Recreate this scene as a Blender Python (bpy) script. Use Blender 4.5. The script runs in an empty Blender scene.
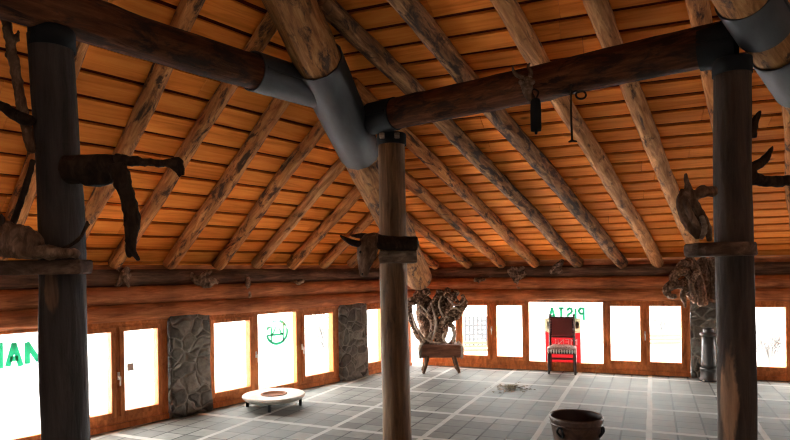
import bpy, bmesh, math, random
from mathutils import Vector as V, Matrix, noise

# ------------------------------------------------------------------ measuring frame
# The photo was measured with a level camera 2 m up: a pixel gives a ray, a ray meets a plane of the building.
F, PX, PY, TH, EYE = 582.0, 395.0, 273.0, 0.0145, 2.0
RT = V((math.cos(TH), 0, -math.sin(TH))); UP = V((math.sin(TH), 0, math.cos(TH))); FW = V((0, 1, 0))
O = V((0, 0, EYE)); Z = V((0, 0, 1))
def ray(x, y): return RT * ((x - PX) / F) - UP * ((y - PY) / F) + FW
def at(x, y, Y): return O + ray(x, y) * Y
def onz(x, y, z=0.0):
    d = ray(x, y); return O + d * ((z - EYE) / d.z)
def onpl(x, y, p, n):
    d = ray(x, y); return O + d * ((p - O).dot(n) / d.dot(n))
def hdir(x, y):
    d = ray(x, y); d.z = 0; return d.normalized()

C0 = onz(415.7, 364.4)                       # the far corner of the room, on the floor
DL = -hdir(869, 266); DB = -hdir(-1130, 295)  # along the left wall towards us, along the back wall to the right
NL = V((-DL.y, DL.x, 0)); NB = V((DB.y, -DB.x, 0))   # into the room
ML = Matrix((( DL.x, NL.x, 0, C0.x), ( DL.y, NL.y, 0, C0.y), (0, 0, 1, 0), (0, 0, 0, 1)))
MB_ = Matrix(((-DB.x, NB.x, 0, C0.x), (-DB.y, NB.y, 0, C0.y), (0, 0, 1, 0), (0, 0, 0, 1)))
EZ = 2.23                                    # underside of the boards at the walls
NODE = at(345, 120, 6.7); P1 = at(418, 278, 11.3)
HP = V((NODE.x - C0.x, NODE.y - C0.y, 0)).normalized(); HP = HP + Z * 0.34   # rise along the hip
E0 = C0 + Z * EZ
def plane_n(d):
    n = HP.cross(d).normalized(); return n if n.z > 0 else -n
PL, PB = plane_n(DL), plane_n(DB)
UPL = PL.cross(DL).normalized(); UPL = UPL if UPL.z > 0 else -UPL          # up the slope
UPB = PB.cross(DB).normalized(); UPB = UPB if UPB.z > 0 else -UPB

# ------------------------------------------------------------------ helpers
R = random.Random(7)
SC = bpy.context.scene; COL = SC.collection
def tag(o, label=None, cat=None, group=None, kind=None):
    if label: o['label'] = label
    if cat: o['category'] = cat
    if group: o['group'] = group
    if kind: o['kind'] = kind
    return o
def obj(name, bm, mat, parent=None, mw=None, smooth=True):
    me = bpy.data.meshes.new(name)
    bmesh.ops.recalc_face_normals(bm, faces=bm.faces)
    if smooth:
        for f in bm.faces: f.smooth = True
    bm.to_mesh(me); bm.free()
    o = bpy.data.objects.new(name, me); COL.objects.link(o)
    if mat: me.materials.append(mat)
    if parent is not None: o.parent = parent
    if mw is not None: o.matrix_world = mw if parent is None else mw
    return o
def empty(name, loc, mw=None):
    o = bpy.data.objects.new(name, None); COL.objects.link(o); o.empty_display_size = .1
    o.matrix_world = mw if mw is not None else Matrix.Translation(loc)
    return o
def child(name, bm, mat, root, smooth=True):
    """geometry given in the root's own frame"""
    o = obj(name, bm, mat, None, None, smooth); o.parent = root; return o
def box(bm, x0, x1, y0, y1, z0, z1, m=None):
    vs = [bm.verts.new((x, y, z)) for x in (x0, x1) for y in (y0, y1) for z in (z0, z1)]
    for f in ((0,1,3,2),(4,6,7,5),(0,4,5,1),(2,3,7,6),(0,2,6,4),(1,5,7,3)): bm.faces.new([vs[i] for i in f])
    if m is not None:
        for v in vs: v.co = m @ v.co
    return vs
def bevel(o, w=.006, seg=2):
    b = o.modifiers.new('bevel', 'BEVEL'); b.width = w; b.segments = seg; b.limit_method = 'ANGLE'; return o
def lathe(bm, prof, seg=32, m=None, sx=1.0, sy=1.0):
    rings = []
    for r, z in prof:
        if r < 1e-5: rings.append([bm.verts.new((0, 0, z))])
        else: rings.append([bm.verts.new((r*sx*math.cos(2*math.pi*i/seg), r*sy*math.sin(2*math.pi*i/seg), z)) for i in range(seg)])
    for a, b in zip(rings, rings[1:]):
        for i in range(seg):
            j = (i+1) % seg
            if len(a) == 1 and len(b) == 1: continue
            if len(a) == 1: bm.faces.new((a[0], b[i], b[j]))
            elif len(b) == 1: bm.faces.new((a[i], a[j], b[0]))
            else: bm.faces.new((a[i], a[j], b[j], b[i]))
    if m is not None:
        for rg in rings:
            for v in rg: v.co = m @ v.co
def sweep(bm, pts, radii, seg=10, knob=0.0, seed=0, cap=True, flat=1.0):
    """a tapering tube through points, resampled on a smooth curve; knob roughens it"""
    P, Q = [], []
    n = len(pts)
    for i in range(n-1):
        p0, p1, p2, p3 = pts[max(i-1,0)], pts[i], pts[i+1], pts[min(i+2,n-1)]
        L = (p2-p1).length; k = max(2, min(14, int(L/max(.02, .6*min(radii[i], radii[i+1])))+1))
        for s in range(k):
            t = s/k
            P.append(.5*((2*p1)+(p2-p0)*t+(2*p0-5*p1+4*p2-p3)*t*t+(3*p1-p0-3*p2+p3)*t**3)); Q.append(radii[i]*(1-t)+radii[i+1]*t)
    P.append(pts[-1].copy()); Q.append(radii[-1])
    T = [(P[min(i+1,len(P)-1)]-P[max(i-1,0)]).normalized() for i in range(len(P))]
    a = T[0].orthogonal().normalized(); rings = []
    for p, r, t in zip(P, Q, T):
        a = (a - t*a.dot(t)).normalized(); b = t.cross(a)
        ring = []
        for s in range(seg):
            w = 2*math.pi*s/seg; d = a*math.cos(w)+b*math.sin(w)*flat
            rr = r*(1+knob*noise.noise((p+d*r)*(1.2/max(r,.02))*.5+V((seed*7.3,0,0))))
            ring.append(bm.verts.new(p+d*rr))
        rings.append(ring)
    for u, v in zip(rings, rings[1:]):
        for s in range(seg): bm.faces.new((u[s], u[(s+1)%seg], v[(s+1)%seg], v[s]))
    if cap:
        for ring, p, t, r, sg in ((rings[0], P[0], T[0], Q[0], -1), (rings[-1], P[-1], T[-1], Q[-1], 1)):
            c = bm.verts.new(p + t*sg*r*.35)
            for s in range(seg):
                f = (ring[s], ring[(s+1)%seg], c); bm.faces.new(f if sg > 0 else f[::-1])
def log_bm(L, r0, r1, seed, seg=18, bend=.02, rough=.06, step=.12, knots=True):
    """a peeled trunk along local Z"""
    bm = bmesh.new(); n = max(4, int(L/step)); rings = []
    s = V((seed*3.17, seed*1.91, 0))
    kn = [(R.uniform(.1, .9)*L, R.uniform(0, 6.28), R.uniform(.04, .1)) for _ in range(int(L*1.2))] if knots else []
    for i in range(n+1):
        z = L*i/n; r = r0+(r1-r0)*i/n
        ox = bend*noise.noise(V((z*.55, 0, 0))+s); oy = bend*noise.noise(V((z*.55, 5, 0))+s)
        ring = []
        for k in range(seg):
            a = 2*math.pi*k/seg
            q = r*(1+rough*noise.noise(V((math.cos(a)*1.2, math.sin(a)*1.2, z*1.6))+s)+rough*.5*noise.noise(V((math.cos(a)*3, math.sin(a)*3, z*6))+s))
            for kz, ka, ks in kn:
                da = abs((a-ka+math.pi) % (2*math.pi)-math.pi)*r
                q += ks*r*1.6*math.exp(-((z-kz)**2+da*da)/(.5*r*r))
            ring.append(bm.verts.new((ox+q*math.cos(a), oy+q*math.sin(a), z)))
        rings.append(ring)
    for u, v in zip(rings, rings[1:]):
        for k in range(seg): bm.faces.new((u[k], u[(k+1)%seg], v[(k+1)%seg], v[k]))
    bm.faces.new(rings[0][::-1]); bm.faces.new(rings[-1])
    return bm
def along(p0, p1, roll=0):
    d = (p1-p0); q = d.to_track_quat('Z', 'Y')
    return Matrix.Translation(p0) @ q.to_matrix().to_4x4() @ Matrix.Rotation(roll, 4, 'Z')
def log(name, p0, p1, r0, r1, mat, seed, parent=None, **k):
    o = obj(name, log_bm((p1-p0).length, r0, r1, seed, **k), mat, None, along(p0, p1, seed*1.3))
    if parent is not None:
        o.parent = parent; o.matrix_parent_inverse = parent.matrix_world.inverted()
    for f in o.data.polygons:
        if len(f.vertices) > 8: f.use_smooth = False
    return o
def under(o, parent):
    o.parent = parent; o.matrix_parent_inverse = parent.matrix_world.inverted(); return o

# ------------------------------------------------------------------ materials
def mat(name, base=(.5,.5,.5), rough=.6, metal=0.0, spec=.5):
    m = bpy.data.materials.new(name); m.use_nodes = True
    b = m.node_tree.nodes['Principled BSDF']
    b.inputs['Base Color'].default_value = (*base, 1); b.inputs['Roughness'].default_value = rough
    b.inputs['Metallic'].default_value = metal; b.inputs['Specular IOR Level'].default_value = spec
    return m
class N:
    """short hand for building node trees"""
    def __init__(s, m): s.t = m.node_tree; s.b = s.t.nodes['Principled BSDF']; s.tc = s.t.nodes.new('ShaderNodeTexCoord')
    def n(s, kind, **k):
        x = s.t.nodes.new('ShaderNode'+kind)
        for a, v in k.items():
            if hasattr(x, a): setattr(x, a, v)
            else: x.inputs[a.replace('_', ' ')].default_value = v
        return x
    def l(s, a, b): s.t.links.new(a, b)
    def map(s, scale=(1,1,1), out='Object', rot=(0,0,0), loc=(0,0,0)):
        x = s.n('Mapping'); x.inputs['Scale'].default_value = scale; x.inputs['Rotation'].default_value = rot; x.inputs['Location'].default_value = loc
        s.l(s.tc.outputs[out], x.inputs[0]); return x.outputs[0]
    def noise(s, vec, scale, detail=4, rough=.55, dist=0.0):
        x = s.n('TexNoise'); x.inputs['Scale'].default_value = scale; x.inputs['Detail'].default_value = detail
        x.inputs['Roughness'].default_value = rough; x.inputs['Distortion'].default_value = dist
        s.l(vec, x.inputs['Vector']); return x.outputs['Fac']
    def ramp(s, fac, stops):
        x = s.n('ValToRGB'); e = x.color_ramp.elements
        while len(e) > 1: e.remove(e[-1])
        e[0].position = stops[0][0]; e[0].color = (*stops[0][1], 1)
        for p, c in stops[1:]: q = e.new(p); q.color = (*c, 1)
        s.l(fac, x.inputs[0]); return x.outputs[0]
    def mix(s, f, a, b, mode='MIX'):
        x = s.n('MixRGB', blend_type=mode)
        for i, v in ((0, f), (1, a), (2, b)):
            if hasattr(v, 'is_output') or hasattr(v, 'links'): s.l(v, x.inputs[i])
            else: x.inputs[i].default_value = v if i == 0 else (*v, 1)
        return x.outputs[0]
    def math(s, op, a, b=None):
        x = s.n('Math', operation=op)
        for i, v in ((0, a), (1, b)):
            if v is None: continue
            if hasattr(v, 'links'): s.l(v, x.inputs[i])
            else: x.inputs[i].default_value = v
        return x.outputs[0]
    def color(s, c): s.l(c, s.b.inputs['Base Color'])
    def bump(s, h, strength=.4, dist=.01):
        x = s.n('Bump'); x.inputs['Strength'].default_value = strength; x.inputs['Distance'].default_value = dist
        s.l(h, x.inputs['Height']); s.l(x.outputs[0], s.b.inputs['Normal'])
def g(c): return (c, c, c)
def wood(name, dark, mid, light, grain=(9,9,1.1), bark=0.0, relief_light=False, barkc=(.05,.03,.02), rough=.75, bump=.5, scale=2.2, spec=.08):
    """grain runs along the object's local Z; bark > 0 leaves flakes of dark bark on it"""
    m = mat(name, mid, rough, spec=spec); a = N(m)
    f = a.noise(a.map(grain), scale, 6, .65, .6)
    c = a.ramp(f, [(.3, dark), (.5, mid), (.72, light)])
    h = f
    if bark > 0:
        f2 = a.noise(a.map((4.2,4.2,1.5)), 1.9, 7, .68, .5)
        k = a.ramp(f2, [(bark-.05, g(1)), (bark+.05, g(0))])
        c = a.mix(k, c, barkc); h = a.mix(.5, f, f2)
    f3 = a.noise(a.map((1.5,1.5,.5)), 1.1, 2)
    c = a.mix(1.0, c, a.ramp(f3, [(.3, g(.6)), (.7, g(1.2))]), 'MULTIPLY')
    if relief_light:                                    # highlights on ridges and shade in hollows, painted into the colour
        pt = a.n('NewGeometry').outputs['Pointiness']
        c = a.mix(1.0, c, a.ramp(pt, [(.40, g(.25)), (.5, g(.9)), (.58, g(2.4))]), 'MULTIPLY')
    a.color(c); a.bump(h, bump, .02)
    return m

M = {}
M['rafter'] = wood('rafter_wood', (0.2415,0.081,0.023), (0.5002,0.195,0.0605), (0.7935,0.364,0.121), bark=.44, barkc=(.085,.042,.024), bump=.7)
M['rafter_pale'] = wood('rafter_pale_wood', (0.2484,0.102,0.038), (0.5278,0.24,0.0912), (0.8544,0.444,0.1824), bark=.4, barkc=(.10,.055,.034), bump=.7)
M['rafter_dark'] = wood('rafter_grey_wood', (0.1162,0.054,0.0256), (0.3105,0.156,0.072), (0.621,0.336,0.152), bark=.47, barkc=(.07,.045,.034), bump=.8)
M['beam'] = wood('beam_wood', (0.0379,0.0114,0.0049), (0.0914,0.0292,0.0117), (0.181,0.0663,0.0273), bark=.47, barkc=(.03,.015,.01), bump=.7)
M['hip'] = wood('hip_wood', (0.126,0.0525,0.0184), (0.3276,0.147,0.0504), (0.5292,0.273,0.108), bark=.42, barkc=(.06,.032,.02), bump=.8)
M['wall_log'] = wood('wall_log_wood', (0.2275,0.0744,0.0315), (0.4771,0.1596,0.0599), (0.7514,0.2928,0.1197), grain=(1.1,9,9), rough=.55, bump=.35)
M['dark_log'] = wood('ledge_wood', (0.0663,0.0352,0.024), (0.1666,0.0832,0.051), (0.3094,0.1664,0.0975), grain=(1.1,9,9), bump=.5)
M['frame'] = wood('window_frame_wood', (0.3471,0.1036,0.0312), (0.6136,0.196,0.06), (0.88,0.3066,0.1), grain=(6,6,2), rough=.45, bump=.1)
M['plank'] = wood('slab_wood', (.09,.06,.042), (.2,.14,.1), (.38,.29,.21), grain=(3,3,8), bump=.6)
M['drift'] = wood('driftwood', (0.0525,0.028,0.0169), (0.1275,0.07,0.0416), (0.3,0.182,0.117), grain=(7,7,3), bump=.9)
M['drift_dark'] = wood('dark_driftwood', (0.012,0.007,0.0048), (0.027,0.0154,0.0096), (0.0585,0.035,0.0216), grain=(7,7,3), bump=.9)
M['root'] = wood('root_wood', (0.045,0.027,0.018), (0.15,0.093,0.063), (0.51,0.375,0.2775), grain=(6,6,5), bump=1.0, scale=2.6, relief_light=True)
M['low_bounce_log'] = wood('low_bounce_wood', (.012,.007,.005), (.03,.016,.010), (.06,.033,.02), grain=(1.1,9,9))  # near-black tone put in to keep the unseen walls from bouncing light
M['steel'] = mat('steel_sleeve', (.03,.032,.035), .62, .1)
a = N(M['steel']); f = a.noise(a.map((3,3,1)), 3, 5); a.color(a.ramp(f, [(.3,(.012,.0125,.0135)),(.7,(.036,.038,.041))])); a.bump(f, .1, .01)
M['steel_dark'] = mat('blackened_steel', (.008,.008,.009), .8, 0, .2)
M['slab_dark'] = wood('dark_slab_wood', (0.035,0.0182,0.0108), (0.084,0.0468,0.03), (0.182,0.1105,0.072), grain=(3,3,8), bump=.6)

def column_mat(name, stops, patch, thr, sx=(9,9,.9), bare=None):
    m = mat(name, rough=.7, spec=.25); a = N(m)
    f = a.noise(a.map(sx), 2, 7, .65, .5); c = a.ramp(f, stops)
    f2 = a.noise(a.map((2.4,2.4,.75)), 1.7, 5, .6, .4)
    c = a.mix(a.ramp(f2, [(thr, g(0)), (thr+.07, g(1))]), c, a.ramp(f, [(.3, patch[0]), (.7, patch[1])]))
    if bare:                                   # one worn bare place: (centre, half sizes) in the post's own frame
        sub = a.n('VectorMath', operation='SUBTRACT'); a.l(a.map(), sub.inputs[0]); sub.inputs[1].default_value = bare[0]
        dv = a.n('VectorMath', operation='DIVIDE'); a.l(sub.outputs[0], dv.inputs[0]); dv.inputs[1].default_value = bare[1]
        ln = a.n('VectorMath', operation='LENGTH'); a.l(dv.outputs[0], ln.inputs[0])
        e = a.math('ADD', ln.outputs['Value'], a.math('MULTIPLY', a.math('SUBTRACT', f2, .5), 2.2))
        c = a.mix(a.ramp(e, [(.8, g(1)), (1.0, g(0))]), c, a.ramp(f, [(.3, patch[0]), (.55, patch[1]), (.75, tuple(min(1, x*1.35) for x in patch[1]))]))
    a.color(c); a.bump(f, .6, .02); return m
M['col_left'] = column_mat('blue_black_post', [(.3,(.006,.006,.008)),(.7,(.026,.024,.026))], ((.06,.03,.016),(.14,.075,.042)), .66)
M['col_mid'] = column_mat('brown_post', [(.3,(.06,.028,.011)),(.55,(.15,.078,.035)),(.75,(.25,.145,.07))], ((.03,.018,.01),(.07,.04,.022)), .6)
M['col_right'] = column_mat('dark_post', [(.3,(.010,.008,.008)),(.7,(.036,.027,.023))], ((.12,.06,.03),(.3,.16,.085)), .64)

# roof boards: each board its own tone
def board_mat(name, dark, mid, light, ax):
    m = mat(name, mid, .8, spec=.06); a = N(m)
    s1 = [9, 9, 9]; s1[ax] = .7
    geo = a.n('NewGeometry')
    off = a.n('VectorMath', operation='ADD'); sc = a.n('VectorMath', operation='SCALE'); sc.inputs[0].default_value = (13, 7, 31)
    a.l(geo.outputs['Random Per Island'], sc.inputs['Scale']); a.l(a.map(tuple(s1)), off.inputs[0]); a.l(sc.outputs[0], off.inputs[1])
    f = a.noise(off.outputs[0], 1.4, 5, .6, .8)
    c = a.ramp(f, [(.28, dark), (.5, mid), (.75, light)])
    k = a.n('TexVoronoi'); s2 = [2.8, 2.8, 2.8]; s2[ax] = 1.4
    a.l(a.map(tuple(s2)), k.inputs['Vector']); k.inputs['Scale'].default_value = 1.0
    c = a.mix(a.ramp(k.outputs['Distance'], [(.05, g(.75)), (.11, g(0))]), c, (.16,.045,.012))
    c = a.mix(1.0, c, a.ramp(geo.outputs['Random Per Island'], [(0, (.86,.82,.78)), (1, (1.1,1.1,1.08))]), 'MULTIPLY')
    f3 = a.noise(a.map((.5,.5,.5)), 1.0, 3)
    c = a.mix(1.0, c, a.ramp(f3, [(.3, g(.8)), (.7, g(1.12))]), 'MULTIPLY')
    a.color(c); a.bump(f, .12, .01); return m
M['board'] = board_mat('pine_roof_boards', (.56,.15,.019), (.78,.235,.036), (.88,.33,.062), 0)
M['gap'] = mat('board_gap', (.08,.014,.007), .9, spec=.05)

# stone
def stone_mat():
    m = mat('rubble_stone', rough=.85, spec=.2); a = N(m)
    wv = a.n('VectorMath', operation='ADD'); nz = a.n('TexNoise'); nz.inputs['Scale'].default_value = 3
    a.l(a.map(), nz.inputs['Vector']); sc = a.n('VectorMath', operation='SCALE'); sc.inputs['Scale'].default_value = .3
    a.l(nz.outputs['Color'], sc.inputs[0]); a.l(a.map((1,1,1.15)), wv.inputs[0]); a.l(sc.outputs[0], wv.inputs[1])
    v = a.n('TexVoronoi', feature='DISTANCE_TO_EDGE'); v.inputs['Scale'].default_value = 4.2; a.l(wv.outputs[0], v.inputs['Vector'])
    v2 = a.n('TexVoronoi'); v2.inputs['Scale'].default_value = 4.2; a.l(wv.outputs[0], v2.inputs['Vector'])
    bw = a.n('RGBToBW'); a.l(v2.outputs['Color'], bw.inputs[0])
    c = a.ramp(bw.outputs[0], [(.15,(.10,.085,.07)),(.5,(.17,.15,.125)),(.9,(.27,.24,.20))])
    f = a.noise(a.map(), 9, 6, .7); c = a.mix(1.0, c, a.ramp(f, [(.3, g(.55)), (.7, g(1.35))]), 'MULTIPLY')
    c = a.mix(a.ramp(v.outputs['Distance'], [(.01, g(.75)), (.09, g(0))]), c, (.30,.27,.23))
    a.color(c); h = a.mix(.3, a.ramp(v.outputs['Distance'], [(0, g(0)), (.16, g(1))]), f); a.bump(h, .9, .05); return m
M['stone'] = stone_mat()

# tiles with white strips: local x and y run along the two strip directions
def floor_mat(P, x0, y0):
    m = mat('floor_tiles', rough=.6, spec=.1); a = N(m)
    sep = a.n('SeparateXYZ'); a.l(a.map(), sep.inputs[0])
    jig = a.noise(a.map(), 2.0, 3); jj = a.math('MULTIPLY', a.math('SUBTRACT', jig, .5), .02)
    def cell(o, off, per):
        q = a.math('ADD', a.math('DIVIDE', a.math('SUBTRACT', o, off), per), 100.0)
        return a.math('FRACT', a.math('ADD', q, jj)), a.math('FLOOR', q)
    fx, _ = cell(sep.outputs[0], x0, P); fy, _ = cell(sep.outputs[1], y0, P)
    def edge(f): return a.math('ABSOLUTE', a.math('SUBTRACT', f, .5))           # .5 at the strip
    strip = a.math('MAXIMUM', a.ramp(edge(fx), [(.46, g(0)), (.466, g(1))]), a.ramp(edge(fy), [(.47, g(0)), (.475, g(1))]))
    tx, ix = cell(sep.outputs[0], x0, P/4); ty, iy = cell(sep.outputs[1], y0, P/4)
    joint = a.math('MAXIMUM', a.ramp(edge(tx), [(.464, g(0)), (.478, g(1))]), a.ramp(edge(ty), [(.456, g(0)), (.472, g(1))]))
    cv = a.n('CombineXYZ'); a.l(ix, cv.inputs[0]); a.l(iy, cv.inputs[1])
    wn = a.n('TexWhiteNoise'); a.l(cv.outputs[0], wn.inputs['Vector'])
    c = a.ramp(wn.outputs['Value'], [(0,(.095,.096,.088)),(.6,(.145,.145,.133)),(1,(.20,.20,.184))])
    f = a.noise(a.map(), 7, 7, .7); c = a.mix(1.0, c, a.ramp(f, [(.3, g(.72)), (.7, g(1.25))]), 'MULTIPLY')
    f2 = a.noise(a.map(), .8, 3); c = a.mix(1.0, c, a.ramp(f2, [(.3, g(.86)), (.7, g(1.12))]), 'MULTIPLY')
    c = a.mix(joint, c, (.022,.022,.02))
    sc = a.ramp(f, [(.3,(.30,.298,.28)),(.6,(.42,.418,.395))]); c = a.mix(strip, c, sc)
    a.color(c); a.l(a.ramp(f, [(.3, g(.6)), (.7, g(.8))]), a.b.inputs['Roughness'])
    a.bump(a.mix(.6, f, a.math('SUBTRACT', 1.0, joint)), .25, .01); return m

def glass_mat():
    m = bpy.data.materials.new('window_glass'); m.use_nodes = True; t = m.node_tree; t.nodes.clear()
    o = t.nodes.new('ShaderNodeOutputMaterial'); tr = t.nodes.new('ShaderNodeBsdfTransparent'); gl = t.nodes.new('ShaderNodeBsdfGlossy')
    gl.inputs['Roughness'].default_value = .03; tr.inputs[0].default_value = (.96,.97,.96,1)
    fr = t.nodes.new('ShaderNodeMixShader'); fr.inputs[0].default_value = .05
    t.links.new(tr.outputs[0], fr.inputs[1]); t.links.new(gl.outputs[0], fr.inputs[2]); t.links.new(fr.outputs[0], o.inputs[0]); return m
M['glass'] = glass_mat()
M['handle'] = mat('pale_handle', (.62,.6,.55), .35, .3)
M['green'] = mat('green_lettering', (.0,.2,.075), .6)
def vinyl(name, c):
    m = mat(name, c, .5); t = m.node_tree; b = t.nodes['Principled BSDF']; tr = t.nodes.new('ShaderNodeBsdfTranslucent'); tr.inputs[0].default_value = (*[x*.4 for x in c], 1)
    mx = t.nodes.new('ShaderNodeAddShader'); t.links.new(b.outputs[0], mx.inputs[0]); t.links.new(tr.outputs[0], mx.inputs[1])
    t.links.new(mx.outputs[0], t.nodes['Material Output'].inputs[0]); return m
M['green'] = vinyl('green_lettering', (.005, .10, .045))
M['white'] = mat('white_print', (.8,.78,.74), .6)

# ------------------------------------------------------------------ setting: floor
ang = math.radians(66.2)
fm = Matrix.Rotation(ang, 4, 'Z')
ux = V((math.cos(ang), math.sin(ang), 0)); uy = V((-math.sin(ang), math.cos(ang), 0))
A1 = onz(512.5, 371.5); A2 = onz(449, 394)      # a point on a lengthwise strip, a point on a cross strip
P_ = 1.257
M['floor'] = floor_mat(P_, A2.dot(ux), A1.dot(uy))
LW, BW_ = 15.0, 12.0
room = [C0 - DL*.35 - DB*.35, C0 + DL*LW, C0 + DL*LW + V((1.5, -7, 0)), C0 + DB*BW_ + V((0, -15, 0)), C0 + DB*BW_]
bm = bmesh.new()
bm.faces.new([bm.verts.new(fm.inverted() @ p) for p in room])
ret = bmesh.ops.extrude_face_region(bm, geom=bm.faces[:])
for v in ret['geom']:
    if isinstance(v, bmesh.types.BMVert): v.co.z -= .12
floor = obj('floor', bm, M['floor'], None, fm, smooth=False); tag(floor, kind='structure')

# ------------------------------------------------------------------ setting: boarded roof slopes
def slope(name, d, up, n, sgn, width, amax, amin, bmax, clip):
    """boards along d, one above the other up the slope, cut off at the hip"""
    m = Matrix(((d.x, up.x, n.x, E0.x), (d.y, up.y, n.y, E0.y), (d.z, up.z, n.z, E0.z), (0, 0, 0, 1)))
    inv = m.inverted(); hv = inv.to_3x3() @ HP          # hip line in the slope's own frame, through the origin
    bm = bmesh.new(); k = 0; rr = random.Random(3); z = 0
    b = -.62
    while b < bmax:
        b1 = b + width - (.05 if amax > 13 else .064)
        h0, h1 = hv.x/hv.y*b, hv.x/hv.y*b1
        x0, x1 = (h0, h1)
        a0 = x0; a1 = x1
        L0 = L1 = amax
        # a few butt joints along each row
        cuts = [None]; t = rr.uniform(1.5, 4) - 3
        while t < amax - 1:
            if t > max(a0, a1) + .5: cuts.append(t)
            t += rr.uniform(3.2, 4.4)
        cuts.append(amax)
        for c0, c1 in zip(cuts, cuts[1:]):
            q = [(a0 if c0 is None else c0, b), (c1 - .004, b), (c1 - .004, b1), (a1 if c0 is None else c0, b1)]
            lo = [bm.verts.new((x, y, .0)) for x, y in q]; hi = [bm.verts.new((x, y, .035)) for x, y in q]
            bm.faces.new(lo[::-1])
            for i in range(4): bm.faces.new((lo[i], lo[(i+1)%4], hi[(i+1)%4], hi[i]))
        b += width
    o = obj(name, bm, M['board'], None, m, smooth=False); tag(o, kind='structure')
    bm = bmesh.new()
    y0, y1 = -.7, bmax
    q = [(hv.x/hv.y*y0, y0), (amax, y0), (amax, y1), (hv.x/hv.y*y1, y1)]
    lo = [bm.verts.new((x, y, .03)) for x, y in q]; hi = [bm.verts.new((x, y, .1)) for x, y in q]
    bm.faces.new(lo[::-1]); bm.faces.new(hi)
    for i in range(4): bm.faces.new((lo[i], lo[(i+1)%4], hi[(i+1)%4], hi[i]))
    u = obj('roof_underlay', bm, M['gap'], None, m, smooth=False); under(u, o)
    return o
ceil_left = slope('ceiling', DL, UPL, PL, 1, .29, 15.2, 0, 12.0, None)
ceil_back = slope('ceiling', DB, UPB, PB, -1, .29, 12.2, 0, 15.5, None)

# ------------------------------------------------------------------ setting: log walls over the windows
def log_wall(name, mw, sg, length):
    bm = bmesh.new()
    for i, (zc, off, r) in enumerate(((1.515, -.03, .128), (1.75, -.045, .125))):
        n = int(length/.25)
        rings = []
        for k in range(n+1):
            x = sg*length*k/n
            ring = []
            for s in range(14):
                a = 2*math.pi*s/14
                q = r*(1+.05*noise.noise(V((x*.5, i*9, math.cos(a)+3*math.sin(a)))) + .03*noise.noise(V((x*3, i*5, a))))
                ring.append(bm.verts.new((x, off+q*math.cos(a), zc+q*math.sin(a))))
            rings.append(ring)
        for u, v in zip(rings, rings[1:]):
            for s in range(14): bm.faces.new((u[s], u[(s+1)%14], v[(s+1)%14], v[s]))
    box(bm, 0, sg*length, -.3, -.1, 1.40, 2.5)
    e = 9.44 if sg > 0 else 9.6                 # beyond the last window the logs go down to the floor
    for k in range(6): box(bm, sg*e, sg*length, -.16, .06+.02*(k % 2), k*.24, k*.24+.23)
    o = obj(name, bm, M['wall_log'], None, mw); tag(o, kind='structure')
    bm = bmesh.new(); n = int(length/.25); rings = []
    for k in range(n+1):
        x = sg*length*k/n
        rings.append([bm.verts.new((x, -.13+(.11+.02*noise.noise(V((x, s, 3))))*math.cos(2*math.pi*s/12), 1.985+.125*math.sin(2*math.pi*s/12))) for s in range(12)])
    for u, v in zip(rings, rings[1:]):
        for s in range(12): bm.faces.new((u[s], u[(s+1)%12], v[(s+1)%12], v[s]))
    t = obj('wall_plate_log', bm, M['dark_log'], None, mw); under(t, o)
    return o
wall_left = log_wall('wall_left', ML, 1, LW)
wall_back = log_wall('wall_back', MB_, -1, BW_)

# walls that close the room behind the camera
def plain_wall(name, p, q, h):
    d = (q-p); L = d.length; d.normalize(); n = V((-d.y, d.x, 0))
    m = Matrix(((d.x, n.x, 0, p.x), (d.y, n.y, 0, p.y), (0, 0, 1, 0), (0, 0, 0, 1)))
    bm = bmesh.new()
    for k in range(int(h/.25)): box(bm, 0, L, -.1-.02*(k % 2), .1+.02*(k % 2), k*.25, k*.25+.24)
    o = obj(name, bm, M['low_bounce_log'], None, m, smooth=False); tag(o, kind='structure')
plain_wall('wall_near_left', room[1], room[2], 9.5); plain_wall('wall_rear', room[2], room[3], 9.5); plain_wall('wall_right', room[3], room[4], 8.5)

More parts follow.
